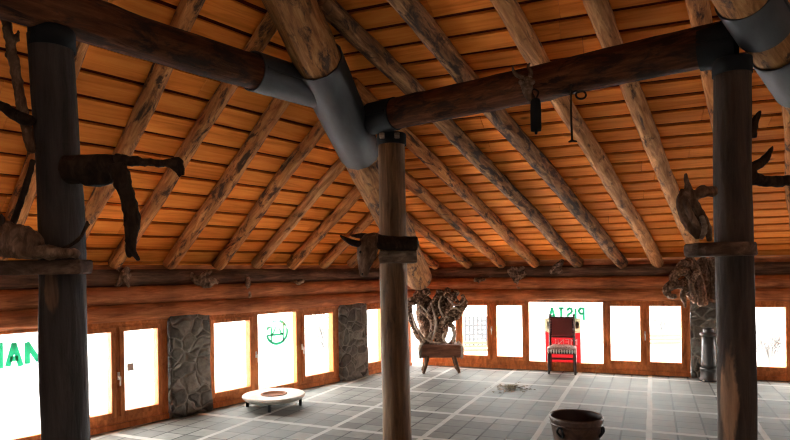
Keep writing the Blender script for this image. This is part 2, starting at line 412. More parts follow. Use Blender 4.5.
# ------------------------------------------------------------------ setting: windows
PORTALS = []
def window(num, mw, sg, d0, d1, panes, handles, portal=True):
    """panes: (from, to, bottom, top) along the wall; frame fills the rest"""
    bm = bmesh.new()
    B = lambda x0, x1, y0, y1, z0, z1: box(bm, min(sg*x0, sg*x1), max(sg*x0, sg*x1), y0, y1, z0, z1)
    B(d0, d1, -.10, .03, 0, .075); B(d0, d1, -.11, .005, .075, .13)           # bottom rail
    B(d0, d1, -.10, .03, 1.375, 1.43)                                        # head
    edges = sorted(panes)
    prev = d0
    for (a, b, z0, z1) in edges:
        B(prev, a, -.09, .01, .1, 1.40)                                      # upright between
        B(a, b, -.09, .01, .1, z0); B(a, b, -.09, .01, z1, 1.40)
        prev = b
    B(prev, d1, -.09, .01, .1, 1.40)
    for (a, b, z0, z1) in edges:                                             # raised sash round each leaf
        if z1 < 1.33:
            for q in ((a-.062, a, z0-.07, z1+.06), (b, b+.062, z0-.07, z1+.06), (a, b, z0-.07, z0), (a, b, z1, z1+.06)): B(q[0], q[1], .005, .035, q[2], q[3])
    fr = obj('window_%d' % num, bm, M['frame'], None, mw, smooth=False); tag(fr, kind='structure'); bevel(fr, .005, 1)
    for (a, b, z0, z1) in edges:
        bm = bmesh.new(); box(bm, min(sg*a, sg*b)-.01, max(sg*a, sg*b)+.01, -.045, -.037, z0-.01, z1+.01)
        p = obj('pane', bm, M['glass'], None, mw, smooth=False); under(p, fr)
        if portal: PORTALS.append((mw, sg*(a+b)/2, abs(b-a), z0, z1))
    for (x, z) in handles:
        bm = bmesh.new(); box(bm, sg*x-.014, sg*x+.014, .035, .047, z-.05, z+.05)
        sweep(bm, [V((sg*x, .045, z)), V((sg*x, .075, z)), V((sg*x, .085, z-.02)), V((sg*x, .083, z-.12))], [.009, .009, .010, .008], 8)
        h = obj('window_handle', bm, M['handle'], None, mw); under(h, fr)
    return fr
ZB, ZT = .23, 1.28
w_corner = window(1, ML, 1, .16, 1.62, [(.64, .96, ZB, ZT), (1.15, 1.605, ZB, ZT)][:2], [(1.055, .78)])
w_logo = window(2, ML, 1, 2.37, 5.09, [(2.545, 3.225, ZB-.02, ZT), (3.40, 4.21, .14, 1.357), (4.39, 5.04, ZB, ZT)], [(3.30, .74), (4.28, .72)])
w_text = window(3, ML, 1, 5.78, 8.75, [(5.94, 6.405, ZB, ZT), (6.58, 7.04, ZB, ZT), (7.2, 8.6, .14, 1.36)], [(6.49, .70)])
if 0: window(6, ML, 1, 9.45, 12.2, [(9.6, 10.1, ZB, ZT), (10.3, 11.5, .14, 1.36), (11.65, 12.1, ZB, ZT)], [])
w_pista = window(4, MB_, -1, .16, 5.38, [(.66, .92, ZB, ZT), (1.065, 1.59, ZB+.02, ZT+.015), (1.79, 2.31, ZB+.02, ZT+.015), (2.445, 3.86, .172, 1.38-.01), (4.0, 4.525, ZB+.02, ZT+.02), (4.695, 5.23, ZB+.02, ZT+.025)], [(1.69, .82), (4.61, .78)])
window(5, MB_, -1, 6.2, 9.6, [(6.405, 6.885, ZB+.01, ZT+.015), (7.07, 7.55, ZB+.01, ZT+.015), (7.75, 9.2, .172, 1.37)], [(6.98, .8)])

# stone piers between the window groups
def pier(mw, sg, d0, d1, label, top=1.44, seed=0):
    bm = bmesh.new(); vs = []
    nx, ny, nz = 8, 4, 16
    bmesh.ops.create_cube(bm, size=1)
    bmesh.ops.subdivide_edges(bm, edges=bm.edges[:], cuts=9, use_grid_fill=True)
    for v in bm.verts:
        p = v.co.copy()
        x = (p.x+.5)*(d1-d0)+d0; y = p.y*.24-.06; z = (p.z+.5)*top
        q = V((x*3+seed, y*3, z*3)); k = .035
        bl = (1-(p.z+.5))*.03
        v.co = V((sg*(x+k*.4*noise.noise(q)*(1 if abs(p.x) > .49 else .3)), y + (k*noise.noise(q+V((9,0,0)))+bl if p.y > 0 else 0), max(0, z)))
    o = obj('stone_pier', bm, M['stone'], None, mw); tag(o, label, 'stone pier', 'rubble stone piers between the windows', 'thing')
    return o
pier(ML, 1, 5.13, 5.77, 'grey rubble stone pier between the green-lettered window and the round-logo window')
pier(ML, 1, 1.63, 2.36, 'grey rubble stone pier on the corner side of the round-logo window', seed=4)
pier(MB_, -1, 5.39, 6.19, 'grey rubble stone pier behind the right log post, under the root cluster', seed=8)
pier(ML, 1, 8.76, 9.44, 'grey rubble stone pier beyond the green-lettered window', seed=12)

# ------------------------------------------------------------------ posts
def post(p_top, p_bot, rt, rb, m, seed, label):
    o = log('log_post', p_bot, p_top, rb, rt, m, seed, bend=.03, rough=.05, step=.1, seg=24, knots=False)
    tag(o, label, 'log post', 'upright log posts', 'thing'); return o
YL, YC, YR = 4.083, 6.8, 4.603
zfl = lambda p: V((p.x, p.y, 0))
Ltop = at(52, 38, YL); Lbot = at(72, 563, YL); Lbot.z = 0
Ctop = at(391.5, 139, YC); Cbot = at(397, 444, YC); Cbot.z = 0
Rtop = at(732, 66, YR); Rbot = at(738.5, 521, YR); Rbot.z = 0
def inpost(p, top, bot, seed): return tuple(along(bot, top, seed*1.3).inverted() @ p)
M['col_left'] = column_mat('blue_black_post', [(.3,(.012,.009,.008)),(.7,(.05,.036,.03))], ((.05,.024,.012),(.13,.065,.035)), .68, bare=(inpost(at(51, 293, YL-.15), Ltop, Lbot, 1), (.06, .06, .16)))
M['col_right'] = column_mat('dark_post', [(.3,(.018,.011,.008)),(.7,(.072,.043,.029))], ((.10,.05,.024),(.30,.16,.085)), .68, bare=(inpost(at(726, 402, YR-.12), Rtop, Rbot, 3), (.085, .085, .6)))
post_l = post(Ltop, Lbot, .138, .158, M['col_left'], 1, 'blue-black log post by the green-lettered window, driftwood figure on its side')
post_c = post(Ctop, Cbot, .155, .172, M['col_mid'], 2, 'brown log post carrying the wooden animal head, in front of the room corner')
post_r = post(Rtop, Rbot, .131, .138, M['col_right'], 3, 'dark log post with a bare tan patch, in front of the dark metal cylinder')
def collar(p, r, h, mt, parent, name='steel_cap'):
    bm = bmesh.new(); lathe(bm, [(0, h), (r*.98, h), (r, h-.01), (r, 0), (r-.012, 0), (r-.012, .02), (0, .02)], 28)
    o = obj(name, bm, mt, None, Matrix.Translation(p - Z*h*.6)); under(o, parent); return o
collar(Ctop, .172, .13, M['steel_dark'], post_c); collar(Ltop, .148, .14, M['steel_dark'], post_l); collar(Rtop, .142, .12, M['steel_dark'], post_r)

# ------------------------------------------------------------------ ring beams and hips with steel sleeves
ZBM = Ctop.z + .18
def beam(p, q, r0, r1, seed, label, name='log_beam', m='beam', cat='log beam', grp='horizontal log beams on the posts'):
    o = log(name, p, q, r0, r1, M[m], seed, bend=.03, rough=.05, seg=22); tag(o, label, cat, grp, 'thing'); return o
def sleeve(p, q, r, parent, name='steel_sleeve', mt='steel', seg=40):
    L = (q-p).length; bm = bmesh.new(); t = .012
    lathe(bm, [(r-t, 0), (r, 0), (r, L), (r-t, L), (r-t, 0)], seg)
    # bolted seam strip along the tube
    box(bm, -r-.012, -r+.01, -.012, .012, .03, L-.03)
    o = obj(name, bm, M[mt], None, along(p, q)); under(o, parent)
    md = o.modifiers.new('edges', 'EDGE_SPLIT'); md.split_angle = math.radians(40); return o
ZK = 3.788
bl0, bl1 = at(322, 92, 6.25), at(58, 12.5, 4.09); dl = (bl1-bl0).normalized()
beam_l = beam(bl1 + dl*1.6, bl0, .158, .165, 11, 'dark log beam running from the blue-black post up to the steel sleeve')
sleeve(bl0 + dl*.95, bl0 + dl*.02, .186, beam_l)
br0, br1 = onz(383, 117, ZK), onz(722, 44, ZK)
beam_r = beam(br0, br1, .17, .165, 12, 'dark log beam from the brown post to the dark right-hand post, black bell on it')
sleeve(onz(372, 119, ZK), onz(396, 113.5, ZK), .182, beam_r, mt='steel_dark'); sleeve(onz(700, 49, ZK), onz(736, 41, ZK), .176, beam_r, mt='steel_dark')
hd = (NODE-P1).normalized()
hipC = beam(P1, NODE + hd*4.2, .255, .212, 13, 'thick sloping hip log in a long steel sleeve above the brown post', 'hip_log', 'hip', 'hip log', 'sloping hip logs')
sleeve(NODE - hd*.66, NODE + hd*1.0, .264, hipC, seg=12)
# the neighbouring hip over the right post
q0, q1 = at(762, 24, 4.4), at(796, 81, 5.05); hr = (q1-q0).normalized()
hipR = beam(q1 + hr*4.6, q0 - hr*2.2, .165, .17, 14, 'thick sloping hip log in two steel sleeves above the dark right-hand post', 'hip_log', 'hip', 'hip log', 'sloping hip logs')
sleeve(q0 - hr*.42, q0 + hr*.06, .196, hipR); sleeve(q0 + hr*.38, q0 + hr*1.1, .196, hipR)
# black steel joint over the left post
bm = bmesh.new(); lathe(bm, [(0, -.02), (.085, -.02), (.085, .09), (.10, .16), (0, .2)], 32)
o = obj('steel_joint', bm, M['steel_dark'], None, Matrix.Translation(Ltop - Z*.02)); under(o, post_l)

# ------------------------------------------------------------------ rafters
def rafter(d, up_, n, foot, skew, L, r, m, seed, label, grp):
    base = E0 + d*foot - n*(r*.85)
    dirv = (up_ + d*skew).normalized()
    o = log('roof_rafter', base + dirv*.0, base + dirv*L, r*1.05, r*.95, M[m], seed, bend=.045, rough=.13, step=.1, seg=16)
    tag(o, label, 'log rafter', grp, 'thing'); return o
def hip_len(d, up_, foot, skew):
    """slope distance at which the rafter meets the hip"""
    inv = Matrix(((d.x, up_.x, 0), (d.y, up_.y, 0), (d.z, up_.z, 1))).inverted()
    n = d.cross(up_); m = Matrix(((d.x, up_.x, n.x), (d.y, up_.y, n.y), (d.z, up_.z, n.z))).inverted()
    h = m @ HP; k = h.x/h.y
    # foot + skew*b = k*b
    b = foot/(k-skew) if abs(k-skew) > 1e-4 else 99
    return (b if b > 0 else 99) * math.sqrt(1+skew*skew)
ORD = ['first', 'second', 'third', 'fourth', 'fifth', 'sixth', 'seventh', 'eighth', 'ninth', 'tenth', 'eleventh', 'twelfth', 'thirteenth', 'fourteenth']
GL, GB = 'log rafters of the left roof slope', 'log rafters of the roof slope above the back wall'
lf = [.66, 1.36, 2.05, 2.79, 3.51, 4.23, 4.97, 5.74, 6.5, 7.1, 7.86, 8.6, 9.35]
for i, f in enumerate(lf):
    sk = [.03, .0, .0, -.03, .033, .026, .043, .032, .012, .06, .05, .05, .05][i]
    L = min(hip_len(DL, UPL, f, sk)-.2, 6.6)
    rafter(DL, UPL, PL, f, sk, L, .088+.006*math.sin(i*2.1), ['rafter', 'rafter', 'rafter_pale'][i % 3] if i < 8 else 'rafter', 20+i,
           'log rafter on the left roof slope, %s along from the far corner' % ORD[i], GL)
bf = [.5, 1.2, 1.9, 2.6, 3.42, 4.23, 4.86, 5.54, 6.3, 7.08, 7.85, 8.6]
for i, f in enumerate(bf):
    sk = [-.2, -.2, -.2, -.206, -.247, -.266, -.236, -.226, -.225, -.245, -.245, -.245][i]
    L = min(hip_len(DB, UPB, f, sk)-.25, 9.2)
    rafter(DB, UPB, PB, f, sk, L, [.085, .092, .096, .1, .105, .11, .105, .098, .09, .09, .09, .09][i], ['rafter', 'rafter', 'rafter', 'rafter', 'rafter_dark', 'rafter_dark', 'rafter_pale', 'rafter_pale'][i % 8], 50+i,
           'log rafter on the roof slope above the back wall, %s along from the far corner' % ORD[i], GB)

# ------------------------------------------------------------------ carved and driftwood pieces
M['rolled'] = wood('rolled_root_wood', (.07,.04,.026), (.2,.125,.082), (.42,.3,.21), grain=(6,6,3), bump=.8, relief_light=True)
M['pale_bark'] = wood('pale_bark', (.16,.12,.09), (.34,.27,.21), (.55,.46,.38), grain=(6,6,3), bump=.8)
def px(Y): return Y/F
def strand(bm, Y, pts, seg=10, knob=.25, seed=0, flat=1.0):
    """pts: (x, y, r) or (x, y, r, depth offset) in the photo's pixels at depth Y"""
    P = [at(p[0], p[1], Y + (p[3] if len(p) > 3 else 0)) for p in pts]
    sweep(bm, P, [p[2]*px(Y) for p in pts], seg, knob, seed, True, flat)
TEX = bpy.data.textures.new('gnarl', 'CLOUDS'); TEX.noise_scale = .09; TEX.noise_depth = 3
TEX2 = bpy.data.textures.new('fine_gnarl', 'CLOUDS'); TEX2.noise_scale = .04; TEX2.noise_depth = 2
def gnarled(name, strands, Y, m, vox, disp, base=None, parent=None, knob=.3, fine=False):
    bm = bmesh.new()
    for i, s in enumerate(strands): strand(bm, Y, s, 10, knob, i+len(name))
    base = base or at(strands[0][0][0], strands[0][0][1], Y)
    for v in bm.verts: v.co -= base
    o = obj(name, bm, M[m], None, Matrix.Translation(base))
    r = o.modifiers.new('fuse', 'REMESH'); r.mode = 'VOXEL'; r.voxel_size = vox; r.use_smooth_shade = True
    if disp:
        d = o.modifiers.new('gnarl', 'DISPLACE'); d.texture = TEX2 if fine else TEX; d.strength = disp; d.mid_level = .5; d.texture_coords = 'LOCAL'
    if parent is not None: under(o, parent)
    return o
def ball(name, c, r, m, parent, s=(1,1,1)):
    bm = bmesh.new(); bmesh.ops.create_uvsphere(bm, u_segments=14, v_segments=10, radius=r)
    for v in bm.verts: v.co = V((v.co.x*s[0], v.co.y*s[1], v.co.z*s[2]))
    return under(obj(name, bm, M[m], None, Matrix.Translation(c)), parent)

def slab(name, outline, z0, z1, m, label, cat, grp, seed=0):
    """a rough-sawn slab with a waney edge: plan outline extruded between two heights"""
    c = sum(outline, V())/len(outline); bm = bmesh.new()
    rings = []
    for k, (z, s) in enumerate(((z0, .96), (z0+.012, 1.0), ((z0+z1)/2, 1.012), (z1-.012, 1.0), (z1, .97))):
        ring = []
        for p in outline:
            q = (p-c)*s; q += q.normalized()*.012*noise.noise(p*6+V((0, 0, z*14+seed)))
            ring.append(bm.verts.new((q.x, q.y, z-z0)))
        rings.append(ring)
    n = len(outline)
    for u, v in zip(rings, rings[1:]):
        for i in range(n): bm.faces.new((u[i], u[(i+1)%n], v[(i+1)%n], v[i]))
    bm.faces.new(rings[0][::-1]); bm.faces.new(rings[-1])
    o = obj(name, bm, M[m], None, Matrix.Translation(V((c.x, c.y, z0))), smooth=False)
    return tag(o, label, cat, grp, 'thing')
def ell(c, a, b, n=28): return [V((c.x+a*math.cos(2*math.pi*i/n), c.y+b*math.sin(2*math.pi*i/n), 0)) for i in range(n)]
def rect(x0, x1, y0, y1, n=7):
    o = []
    for i in range(n): o.append(V((x0+(x1-x0)*i/n, y0, 0)))
    for i in range(4): o.append(V((x1, y0+(y1-y0)*i/4, 0)))
    for i in range(n): o.append(V((x1+(x0-x1)*i/n, y1, 0)))
    for i in range(4): o.append(V((x0, y1+(y0-y1)*i/4, 0)))
    return o
SH = 'wooden slabs fixed to the log posts'
# slab and animal head on the brown post
zt, zb = at(398, 251, 6.55).z, at(398, 263, 6.55).z
slab('wooden_slab', rect(at(379, 255, 6.55).x, at(417, 255, 6.55).x, 6.52, 7.0), zb, zt, 'plank', 'grey sawn wooden slab on the brown log post, under the animal head', 'slab', SH, 1)
Yh = 6.47
hb = at(395, 250, Yh)
head = empty('wooden_animal_head', hb)
tag(head, 'dark wooden animal head with long ears, drooping over the slab on the brown post', 'carving')
gnarled('neck', [[(417, 243.5, 7.6), (405, 243.5, 7.6), (388, 243, 7.6), (374, 241, 8)]], Yh, 'drift_dark', .018, .012, parent=head, knob=.1)
gnarled('head', [[(378, 241, 8), (369, 241, 8.8), (366, 250, 9.5), (364.5, 261, 7.5), (364, 270, 5.4), (364.5, 276, 4.2)], [(372, 247, 7), (370, 256, 6), (367, 266, 4)]], Yh, 'drift', .014, .01, parent=head, knob=.1)
for k, (e0, e1, e2, dy) in enumerate((((366, 245), (352, 242.5), (340, 235.5), -.04), ((371, 238), (362, 236), (351, 236), .09))):
    gnarled('ear', [[(*e0, 3.6, dy), (*e1, 3.4, dy), (*e2, .9, dy)]], Yh, 'drift_dark', .009, 0, parent=head, knob=.1)
ball('eye', at(360.5, 252, Yh-.075), .016, 'steel_dark', head)
ball('nostril', at(362.5, 274, Yh-.045), .010, 'steel_dark', head)

for x in (382, 397):                       # bolt ends on the steel cap of the brown post
    bm = bmesh.new(); box(bm, -.03, .03, -.03, .03, -.03, .03); o = obj('bolt', bm, M['plank'], None, Matrix.Translation(at(x, 135.5, 6.62)), smooth=False); bevel(o, .01); under(o, post_c)
# slab and twisted driftwood on the dark right-hand post
cz = at(725, 247, 4.45)
slab('wooden_slab', ell(V((cz.x, 4.52, 0)), .25, .25), at(725, 256, 4.4).z, at(725, 242.5, 4.4).z, 'slab_dark', 'round wooden slab on the dark right-hand log post', 'slab', SH, 5)
dr = gnarled('driftwood', [
    [(684, 190, 3.4), (680.5, 200, 3.8), (682, 213, 4), (689, 227, 4), (699, 238, 3)],
    [(690, 197, 4.6), (697, 208, 4.4), (704, 220, 4), (708.5, 231, 3.6), (709, 241, 2.4)],
    [(685.5, 173.5, 1.4), (686.5, 181, 2.4), (688.5, 189, 3.6), (691, 198, 4.6)],
    [(690, 198, 5), (698, 194, 5), (706, 191.5, 5), (715, 192, 5.6)],
    [(685, 200, 3, -.03), (690, 213, 3.2, -.05), (697, 226, 3, -.04), (703, 237, 2.4, -.02)],
    [(684, 192, 4), (689, 196, 5), (687, 205, 4)],
    [(690, 208, 3, .06), (696, 220, 3, .06), (703, 230, 3, .06)],
    [(697, 192, 3), (701, 187.5, 2.2), (705, 186, 1.6)]], 4.4, 'drift', .008, .008, base=at(703, 240, 4.4), fine=True, knob=.2)
tag(dr, 'twisted driftwood root standing on the round slab, left of the right-hand post', 'driftwood', None, 'thing')
gnarled('bleached_strand', [[(701, 216, 2.4), (704, 224, 2.8), (704.5, 231, 2.6), (701, 239, 2.2)]], 4.33, 'plank', .008, 0, parent=dr)
st = gnarled('branch_stub', [[(748, 136, 5), (752, 128, 5), (756, 119, 3.6), (760.5, 110.5, 1.2)], [(750, 130, 4), (754, 134, 3), (755, 138, 1.5)]], 4.6, 'drift_dark', .011, .012, fine=True)
tag(st, 'short pointed branch stub high on the right side of the right-hand post', 'branch', None, 'thing')
br = gnarled('driftwood_branch', [[(744, 177, 8), (755, 179, 6.5), (768, 181.5, 5.5), (782, 181, 5.5), (800, 180, 5)], [(748, 169, 5), (756, 165.5, 5), (764, 160, 4.4), (769, 153, 2.8), (773, 146.5, .9)],
    [(750, 170, 6), (750, 178, 6)]], 4.6, 'drift_dark', .012, .015, fine=True)
tag(br, 'dark forked branch sticking out to the right of the right-hand post', 'branch', None, 'thing')

# slab, driftwood figures and branch on the blue-black post
Yl = 3.86
slab('wooden_slab', rect(at(-14, 266, 3.83).x, at(80, 266, 3.83).x, 3.83, 3.98), at(40, 274.5, 3.83).z, at(40, 260, 3.83).z, 'slab_dark', 'long dark wooden slab on the blue-black left-hand log post', 'slab', SH, 9)
fg = empty('driftwood_figure', at(95, 170, 4.0))
tag(fg, 'black driftwood animal shape with outstretched limb and hanging leg, right of the left-hand post', 'driftwood')
gnarled('trunk', [[(66, 170, 15), (84, 169, 14.5), (102, 167, 13), (116, 165, 11), (124, 166, 8)], [(86, 178, 9), (100, 179, 8), (110, 176, 8)]], 4.02, 'drift_dark', .016, .018, parent=fg, knob=.1)
gnarled('forelimb', [[(116, 160, 7), (130, 161, 5.2), (145, 162, 4.2), (160, 163.5, 3.8), (170, 163, 4.6), (177, 165, 4.8), (182, 169, 3), (183, 175, 1.6)], [(172, 162, 4), (178, 160, 3), (183, 163, 2)], [(172, 165, 3), (177, 171, 2.4), (180, 177, 1.2)]], 4.0, 'drift_dark', .009, .012, parent=fg, fine=True)
gnarled('hanging_leg', [[(117, 166, 10.5), (122, 180, 9), (127, 195, 7.2), (131, 207, 6.6), (135, 215, 5.4), (135, 228, 4.2), (132.5, 243, 3.6), (134, 253, 3.2), (139, 260, 2)], [(124, 192, 5), (127, 210, 4.4), (128, 228, 3.8), (128.5, 243, 3.2), (128, 254, 2.8), (131, 257, 1.6)]], 4.0, 'drift_dark', .009, .010, parent=fg, fine=True)
lb = gnarled('driftwood_branch', [[(0, 2, 3.4), (4, 16, 4.2), (9, 34, 4.6), (11.5, 52, 5), (16, 72, 4.6), (19, 92, 5), (23, 112, 5.4), (27, 132, 5.4), (33, 152, 5)], [(11, 52, 4), (7, 54, 2.4), (5.5, 57, 1.2)], [(16, 40, 4), (18, 34, 2), (18.5, 30, 1)]], 3.98, 'drift', .011, .012, fine=True)
tag(lb, 'long thin bare branch leaning upright along the left edge of the blue-black post', 'branch', None, 'thing')
hn = gnarled('branch_stub', [[(-6, 101, 3), (3, 107, 5), (12, 113, 5.6), (22, 118, 6), (33, 121, 6)]], 3.93, 'drift_dark', .011, .008)
tag(hn, 'black curved branch stub reaching left from the blue-black post', 'branch', None, 'thing')
sk = gnarled('stick', [[(33, 160, 3), (29, 176, 3), (22, 198, 3), (15, 218, 3.2), (12, 226, 3)]], 3.93, 'drift_dark', .009, .006)
tag(sk, 'thin black stick slanting from the blue-black post to the figure on its slab', 'stick', None, 'thing')
lf_ = empty('driftwood_figure', at(30, 258, Yl))
tag(lf_, 'brown driftwood creature lying on the slab of the blue-black post', 'driftwood')
gnarled('body', [[(-8, 250, 6), (8, 251, 7), (25, 251, 9), (44, 252, 8), (60, 253, 6), (78, 253, 4.5)], [(8, 250, 9), (12, 240, 10), (20, 232, 8.5), (30, 237, 8), (37, 246, 8)], [(14, 234, 8), (8, 227, 7), (3, 228, 5.5), (-3, 236, 4)]], 3.8, 'drift', .014, .022, parent=lf_, fine=True)
gnarled('twig', [[(87.5, 221, 1.4), (85, 229, 1.7), (80, 238, 1.9), (71, 245, 2), (60, 250, 2.2)], [(85, 230, 1.4), (88, 226, 1), (90, 224, .7)]], 3.8, 'drift_dark', .006, 0, parent=lf_)
gnarled('ear', [[(4, 226, 3.6), (2, 219, 3), (1, 214, 1.2)]], 3.78, 'drift_dark', .008, 0, parent=lf_)

# gnarled pieces on the ledge over the wall logs
GR = 'gnarled roots on the ledge of the log walls'
def ledge_piece(x, y, n, strands, label, m='rolled', vox=.016):
    P = onpl(x, y, C0 + n*.02, n); Y = P.y
    o = gnarled('gnarled_root', strands, Y, m, vox, .03, base=P, fine=True)
    tag(o, label, 'root', GR, 'thing')
ledge_piece(124, 284, NL, [[(116, 286, 2.2), (121, 280, 3), (125, 272, 4), (128, 268, 3)], [(127, 274, 3.6), (126, 281, 2.4), (129, 287, 1.8)], [(118, 268, 2), (123, 271, 3), (130, 276, 2.4)], [(99, 278, 2), (104, 274, 3), (109, 279, 2.2)]], 'small pale forked root on the left wall ledge, next to the hanging driftwood leg')
ledge_piece(198, 284, NL, [[(180, 285, 2.6), (186, 278, 3.4), (193, 274, 3)], [(184, 270, 2), (191, 276, 3.6), (200, 281, 3.4), (210, 280, 3), (218, 283, 1.8)], [(196, 284, 3), (204, 275, 3), (212, 271, 1.8)], [(201, 283, 3.4), (209, 286, 2.4), (216, 279, 1.6)]], 'wide tangled dark root on the left wall ledge above the first stone pier')
ledge_piece(246, 293, NL, [[(232, 302, 1.2), (239, 296, 2.2), (245, 290, 3.4), (248, 283, 2.8), (247, 278, 2.2), (250, 276.5, 1)], [(245, 290, 2.6), (250, 294, 1.8), (249, 298, 1.2)]], 'bird-like root on the left wall ledge above the round-logo window')
ledge_piece(296, 284, NL, [[(288, 286, 1.6), (293, 282, 2.2), (299, 283, 2), (304, 280, 1.2)], [(296, 283, 1.8), (297, 287, 1.2)]], 'tiny thin root on the left wall ledge, right of the bird-like one')
ledge_piece(482, 282, NB, [[(474, 280, 2), (480, 280, 2.8), (487, 281.5, 3), (491, 283, 1.6)], [(480, 281, 2.4), (478, 285, 1.4)], [(488, 280, 1.8), (491, 277, 1)]], 'small flat root on the back wall ledge nearest the room corner')
ledge_piece(517, 282, NB, [[(508, 270, 2), (513, 274, 4), (519, 277, 4), (525, 272, 2.4)], [(516, 276, 4), (517, 284, 3), (520, 288, 2)], [(511, 268, 2.4), (517, 270, 3), (524, 267, 1.6)]], 'chunky dark root hanging over the back wall ledge above the left panes')
ledge_piece(558, 272, NB, [[(551, 273, 2), (556, 268, 4), (560, 264, 3), (563, 260, 1.6)], [(557, 270, 3.6), (562, 272, 2.4)]], 'pale knobbly root on the back wall ledge above the mirrored green lettering', 'root')

# big root sculpture on its log bench in the far corner
RS = []
for s in [
    [(411, 298, 4), (409.5, 312, 3.6), (413, 325, 3.4), (418, 336, 3.6), (426, 345, 4)],
    [(418, 296, 5), (424, 309, 4.6), (432.5, 320, 4), (434, 332, 3.8), (428, 343, 4)],
    [(441, 291, 6), (438, 304, 6.5), (434, 318, 5.5), (438, 332, 5), (437, 346, 6)],
    [(464, 300, 3.6), (458, 308, 5), (450, 315, 5.2), (443, 322, 5), (441, 340, 4)],
    [(457, 291, 4), (451, 299, 5), (444, 308, 5.4), (436, 313, 6)],
    [(449, 289, 4), (443, 297, 5), (440, 306, 5)],
    [(453, 326, 2.8), (454.5, 336, 2.6), (450, 345, 3), (441, 348, 3.4)],
    [(441, 321, 3.6), (448, 323, 3.4), (453, 327, 3)],
    [(428, 290, 6), (419, 297, 5.6), (412, 303, 4.6)],
    [(462, 295, 2.6), (465.5, 304, 2.4), (459, 316, 2.6), (451, 321, 3)],
    [(428, 298, 7, .35), (424, 306, 10, .35), (424, 320, 9, .35), (428, 342, 7, .35)], [(446, 292, 6, .15), (446, 306, 7, .15)], [(421, 284, 6), (417, 294, 5), (413, 302, 4)],  # first strand added behind the left hole to stand in for its shadow
    [(449, 300, 6, .2), (446, 318, 6, .2), (440, 342, 6, .2)],
    [(421, 338, 3), (430, 345, 4), (444, 346, 4), (452, 346, 3)],
    [(436, 298, 3, -.12), (430, 308, 3, -.12), (428, 318, 2.4, -.1)],
    [(452, 304, 2.6, -.14), (446, 312, 2.6, -.16), (440, 327, 2.4, -.12)],
    [(444, 294, 3, -.15), (452, 297, 3, -.12), (459, 303, 2.4, -.08)]]: RS.append([(p[0], p[1], p[2]*.8, *p[3:]) for p in s])
rt = gnarled('root_sculpture', RS, 11.62, 'root', .013, .03, base=at(437, 346, 11.62), knob=.45, fine=True)
for s in ([(411.5, 313, 1.1), (415, 324, 1.3), (420, 334, 1.4), (425, 342, 1.2)], [(431, 303, 1), (434, 313, 1.3), (436, 324, 1.4), (434, 335, 1.3), (430, 343, 1)], [(441, 296, 1), (439, 305, 1.2), (442, 314, 1.2), (449, 318, .9)],
    [(447, 298, .9), (452, 303, 1.2), (459, 305, 1.1), (464, 301, .8)], [(446, 331, 1), (443, 337, 1.1), (447, 344, 1)], [(450, 309, .9), (456, 308, 1.1), (461, 312, .8)], [(452, 326, 1), (454.5, 334, 1.2), (452, 343, 1)], [(424, 338, 1), (432, 342, 1.2), (441, 343, 1.1)], [(420, 305, .8), (426, 311, 1), (431, 318, .9)]):
    gnarled('bleached_strand', [[(*p, -.17) for p in s]], 11.62, 'pale_bark', .012, 0, parent=rt, knob=.4)  # thin pale strands added along the front of the root
tag(rt, 'big gnarled tree root full of holes standing on the log bench in the corner', 'root sculpture')
bc = onz(440, 371, 0); bc = V((bc.x, 11.62, 0))
bench = empty('log_bench', bc); tag(bench, 'short half-log bench on splayed legs under the gnarled root in the corner', 'bench')
zt, zb = at(440, 344.5, 11.5).z, at(440, 358.5, 11.5).z
bm = bmesh.new(); w2 = .385; n = 10
prof = [(-.24, zt), (.24, zt)] + [(.25*math.cos(a), zt-.02-(zt-zb-.02)*math.sin(a)) for a in [math.pi*i/9 for i in range(10)]]
rings = []
for i in range(n+1):
    x = -w2+2*w2*i/n; rings.append([bm.verts.new((x+.02*noise.noise(V((x*3, y*5, z*5))), y*(1+.06*noise.noise(V((x*4, y, z)))), z+.012*noise.noise(V((x*5, y*4, 1))))) for y, z in prof])
for u, v in zip(rings, rings[1:]):
    for s in range(len(prof)): bm.faces.new((u[s], u[(s+1)%len(prof)], v[(s+1)%len(prof)], v[s]))
bm.faces.new(rings[0][::-1]); bm.faces.new(rings[-1])
M['bench'] = wood('bench_wood', (.075,.03,.018), (.15,.062,.036), (.25,.12,.075), grain=(1.2,7,7), bump=.6)
child('seat', bm, M['bench'], bench, smooth=False)
for sx, sy in ((-1,-1),(1,-1),(-1,1),(1,1)):
    bm = bmesh.new(); sweep(bm, [V((sx*.25, sy*.1, zb+.08)), V((sx*.31, sy*.15, zb*.5)), V((sx*.355, sy*.19, .02))], [.04,.036,.03], 10, .15, sx+sy)
    child('leg', bm, M['drift'], bench)
for sx in (-1, 1):      # strips of torn pale bark at the ends
    bm = bmesh.new()
    for k in range(4):
        y = -.2+.1*k; sweep(bm, [V((sx*(w2-.03), y, zt+.02)), V((sx*(w2+.025), y-.02, zt-.06)), V((sx*(w2+.03), y, zb+.04-.05*(k%2)))], [.03,.036,.016], 8, .5, k)
    child('loose_bark', bm, M['pale_bark'], bench)

